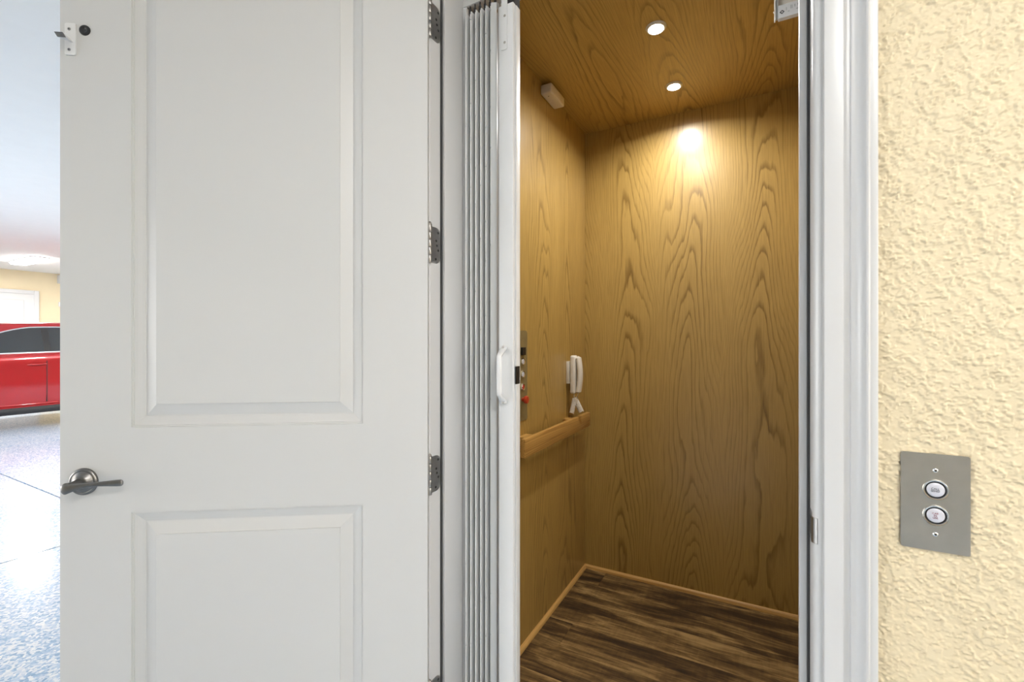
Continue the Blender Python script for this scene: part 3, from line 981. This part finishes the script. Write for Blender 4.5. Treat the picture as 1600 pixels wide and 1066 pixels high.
for a, b in zip(loops, loops[1:]):
    n = len(a)
    for k in range(n):
        bm.faces.new((a[k], a[(k + 1) % n], b[(k + 1) % n], b[k]))
bm.faces.new(loops[0]); bm.faces.new(loops[-1][::-1])
bmesh.ops.recalc_face_normals(bm, faces=bm.faces)
body = obj('body', bm, 'car', CAR, True)
AX = (.88, 3.62); WR = .345
for s in AX:
    bm = B(); lathe(bm, [(0, -1.2), (WR + .035, -1.2), (WR + .035, -.62), (.1, -.62), (.1, .62), (WR + .035, .62), (WR + .035, 1.2), (0, 1.2)], (CARX, CARY + s, WR), (1, 0, 0), 32)
    cut = obj('cut', bm, 'carblack', None)
    md = body.modifiers.new('arch', 'BOOLEAN'); md.operation = 'DIFFERENCE'; md.object = cut; md.solver = 'EXACT'
    bpy.context.view_layer.update()
    me = bpy.data.meshes.new_from_object(body.evaluated_get(bpy.context.evaluated_depsgraph_get()))
    body.modifiers.clear(); body.data = me
    bpy.data.objects.remove(cut)
body.data.name = 'body'
# greenhouse: side frustum with arched roof
def roof_z(s):
    t = (s - 3.05) / 1.35
    return 1.635 - .075 * t * t - (.03 * max(0, t) ** 2)
def base_z(s):
    return 1.10 + .03 * (s - 1.35)
GB = [1.30, 1.62, 1.95, 2.25, 2.7, 3.2, 3.7, 4.05, 4.30, 4.42]
def top_at(s):      # height of the greenhouse skin at station s
    if s < 2.20:
        return base_z(s) + (roof_z(2.20) - base_z(2.2)) * math.sin(max(0, (s - 1.30) / .90) * math.pi / 2) ** .92
    if s > 3.95:
        return base_z(s) + (roof_z(3.95) - base_z(3.95)) * max(0, (4.45 - s) / .50) ** .8
    return roof_z(s)
def half_at(s, z):
    u = max(0, min(1, (z - base_z(s)) / .50))
    return .862 - .225 * u ** 1.15
GS = [1.30, 1.42, 1.55, 1.70, 1.85, 2.0, 2.1, 2.2, 2.4, 2.7, 3.0, 3.3, 3.6, 3.8, 3.95, 4.1, 4.22, 4.32, 4.40, 4.44]
bm = B(); loops = []
for s in GS:
    zt = top_at(s); zb = base_z(s) - .03
    hz = [zb + (zt - .05 - zb) * q / 5 for q in range(6)]
    side = [(half_at(s, z), z) for z in hz]
    xe = half_at(s, zt - .05)
    top = [(xe - .012, zt - .028), (xe - .05, zt - .010), (xe * .6, zt + .004), (0, zt + .012)]
    half = side + top
    full = half + [(-x, z) for x, z in half[-2::-1]]
    loops.append([bm.verts.new((CARX + x, CARY + s, z)) for x, z in full])
for a, b in zip(loops, loops[1:]):
    for k in range(len(a) - 1):
        bm.faces.new((a[k], a[k + 1], b[k + 1], b[k]))
bmesh.ops.recalc_face_normals(bm, faces=bm.faces)
roof = obj('roof', bm, 'car', CAR, True)
def side_panel(name, mat, edge_lo, edge_hi, s0, s1, sgn, off, parent, n=14, m=5):
    bm = B(); rows = []
    for i in range(n + 1):
        s = s0 + (s1 - s0) * i / n
        lo, hi = edge_lo(s), max(edge_lo(s) + .002, edge_hi(s))
        rows.append([(s, lo + (hi - lo) * j / m) for j in range(m + 1)])
    for d in (off, off - .006):
        for i in range(n):
            for j in range(m):
                q = [rows[i][j], rows[i + 1][j], rows[i + 1][j + 1], rows[i][j + 1]]
                bm.faces.new([bm.verts.new((CARX + sgn * (half_at(s, z) + d), CARY + s, z)) for s, z in q])
    bmesh.ops.remove_doubles(bm, verts=bm.verts, dist=1e-5)
    bmesh.ops.recalc_face_normals(bm, faces=bm.faces)
    return obj(name, bm, mat, parent, True)
lo_e = lambda s: base_z(s) + .030
hi_e = lambda s: min(top_at(s) - .085, 1.545 - .40 * max(0, 2.6 - s) ** 2)
for sgn in (1, -1):
    side_panel('side_window', 'carglass', lo_e, hi_e, 1.50, 2.545, sgn, .004, CAR)
    side_panel('side_window', 'carglass', lo_e, hi_e, 2.625, 3.50, sgn, .004, CAR)
    side_panel('side_window', 'carglass', lo_e, lambda s: min(hi_e(s), lo_e(s) + .34 * (4.05 - s) / .45 + .04), 3.56, 4.02, sgn, .004, CAR)
    side_panel('door_pillar', 'carblack', lo_e, hi_e, 2.545, 2.625, sgn, .0035, CAR, 2)
    side_panel('belt_trim', 'chrome', lambda s: base_z(s) + .010, lambda s: base_z(s) + .030, 1.42, 4.05, sgn, .008, CAR, 20, 1)
    side_panel('window_surround', 'chrome', hi_e, lambda s: hi_e(s) + .016, 1.62, 3.95, sgn, .006, CAR, 26, 1)
def rake_window(name, sa, sb, wa, wb):
    bm = B(); rows = []
    for i in range(9):
        s = sa + (sb - sa) * i / 8
        z = top_at(s) + .010
        w = half_at(s, top_at(s) - .05) * (wa + (wb - wa) * i / 8)
        row = []
        for q in range(-4, 5):
            x = w * q / 4
            row.append(bm.verts.new((CARX + x, CARY + s, z + .006 - .016 * (q / 4) ** 2)))
        rows.append(row)
    for a, b in zip(rows, rows[1:]):
        for q in range(8):
            bm.faces.new((a[q], a[q + 1], b[q + 1], b[q]))
    r = bmesh.ops.extrude_face_region(bm, geom=bm.faces[:])
    bmesh.ops.translate(bm, verts=[v for v in r['geom'] if isinstance(v, bmesh.types.BMVert)], vec=(0, 0, -.01))
    bmesh.ops.recalc_face_normals(bm, faces=bm.faces)
    return obj(name, bm, 'carglass', CAR, True)
rake_window('windscreen', 1.40, 2.12, .93, .93)
rake_window('rear_window', 4.02, 4.40, .9, .88)
for sgn in (1, -1):
    xs_ = CARX + sgn * .925
    # door seams and handles sit on the flanks
    for s in (1.50, 2.555, 3.40):
        bm = B(); box(bm, min(xs_ - sgn * .030, xs_ + sgn * .0015), max(xs_ - sgn * .030, xs_ + sgn * .0015), CARY + s - .004, CARY + s + .004, .40, 1.03)
        obj('door_seam', bm, 'carblack', CAR)
    for s in (2.45, 3.30):
        bm = B()
        tube(bm, [(xs_ - sgn * .012, CARY + s - .10, .970), (xs_ + sgn * .022, CARY + s - .075, .972), (xs_ + sgn * .026, CARY + s, .974), (xs_ + sgn * .022, CARY + s + .075, .976), (xs_ - sgn * .012, CARY + s + .10, .976)], [(.012, .010)] * 5, 10)
        obj('door_handle', bm, 'car', CAR, True)
    bm = B(); prism(bm, [(CARX + sgn * a, z) for a, z in ((.80, .225), (.905, .235), (.922, .275), (.922, .300), (.90, .345), (.80, .345))], CARY + 1.30, CARY + 3.20, 'Y')
    obj('rocker_panel', bm, 'carblack', CAR)
    bm = B(); box(bm, min(xs_ - sgn * .02, xs_ + sgn * .006), max(xs_ - sgn * .02, xs_ + sgn * .006), CARY + 1.32, CARY + 3.18, .372, .384, .003)
    obj('side_moulding', bm, 'car', CAR)
    bm = B(); box(bm, *sorted((CARX + sgn * .90, CARX + sgn * 1.10)), CARY + 1.52, CARY + 1.64, 1.10, 1.24, .035, 3)
    mi = obj('wing_mirror', bm, 'car', CAR, True)
    bm = B(); prism(bm, rrect(*sorted((CARX + sgn * .935, CARX + sgn * 1.085)), 1.12, 1.225, .03), CARY + 1.638, CARY + 1.643, 'Y')
    obj('mirror_glass', bm, 'chrome', mi)
    bm = B(); prism(bm, [(CARX + sgn * a, CARY + b) for a, b in ((.45, .10), (.78, .24), (.84, .52), (.80, .50), (.70, .30), (.45, .18))], .70, .82)
    obj('headlamp', bm, 'lampglass', CAR)
    bm = B(); box(bm, *sorted((CARX + sgn * .60, CARX + sgn * .875)), CARY + 4.22, CARY + 4.50, .90, 1.06, .03, 2)
    obj('tail_lamp', bm, 'taillamp', CAR)
    for s in AX:
        c = (CARX + sgn * .80, CARY + s, WR)
        bm = B(); lathe(bm, [(.23, -.11), (WR - .03, -.115), (WR, -.08), (WR, .08), (WR - .03, .112), (.235, .10), (.23, -.11)], c, (sgn, 0, 0), 36)
        wh = obj('wheel', bm, 'tyre', CAR, True)
        bm = B(); lathe(bm, [(.232, -.10), (.232, .10), (.215, .095), (.205, .02), (.205, -.10)], c, (sgn, 0, 0), 36)
        for k in range(5):
            a = 2 * math.pi * k / 5
            p0 = Vector(c) + Vector((sgn * .07, 0, 0)); d = Vector((0, math.cos(a), math.sin(a)))
            tube(bm, [p0 + d * .02, p0 + d * .11 + Vector((sgn * .01, 0, 0)), p0 + d * .212], [(.03, .015), (.024, .012), (.030, .012)], 8)
        lathe(bm, [(0, .095), (.035, .09), (.05, .07), (.05, .03), (0, .03)], c, (sgn, 0, 0), 20)
        obj('rim', bm, 'steel', wh, True)
bm = B(); box(bm, CARX - .42, CARX + .42, CARY - .005, CARY + .05, .42, .60, .012)
obj('grille', bm, 'carblack', CAR)
bm = B(); box(bm, CARX - .26, CARX + .26, CARY + 4.60, CARY + 4.612, .74, .86, .003)
obj('number_plate', bm, 'whiteplastic', CAR)
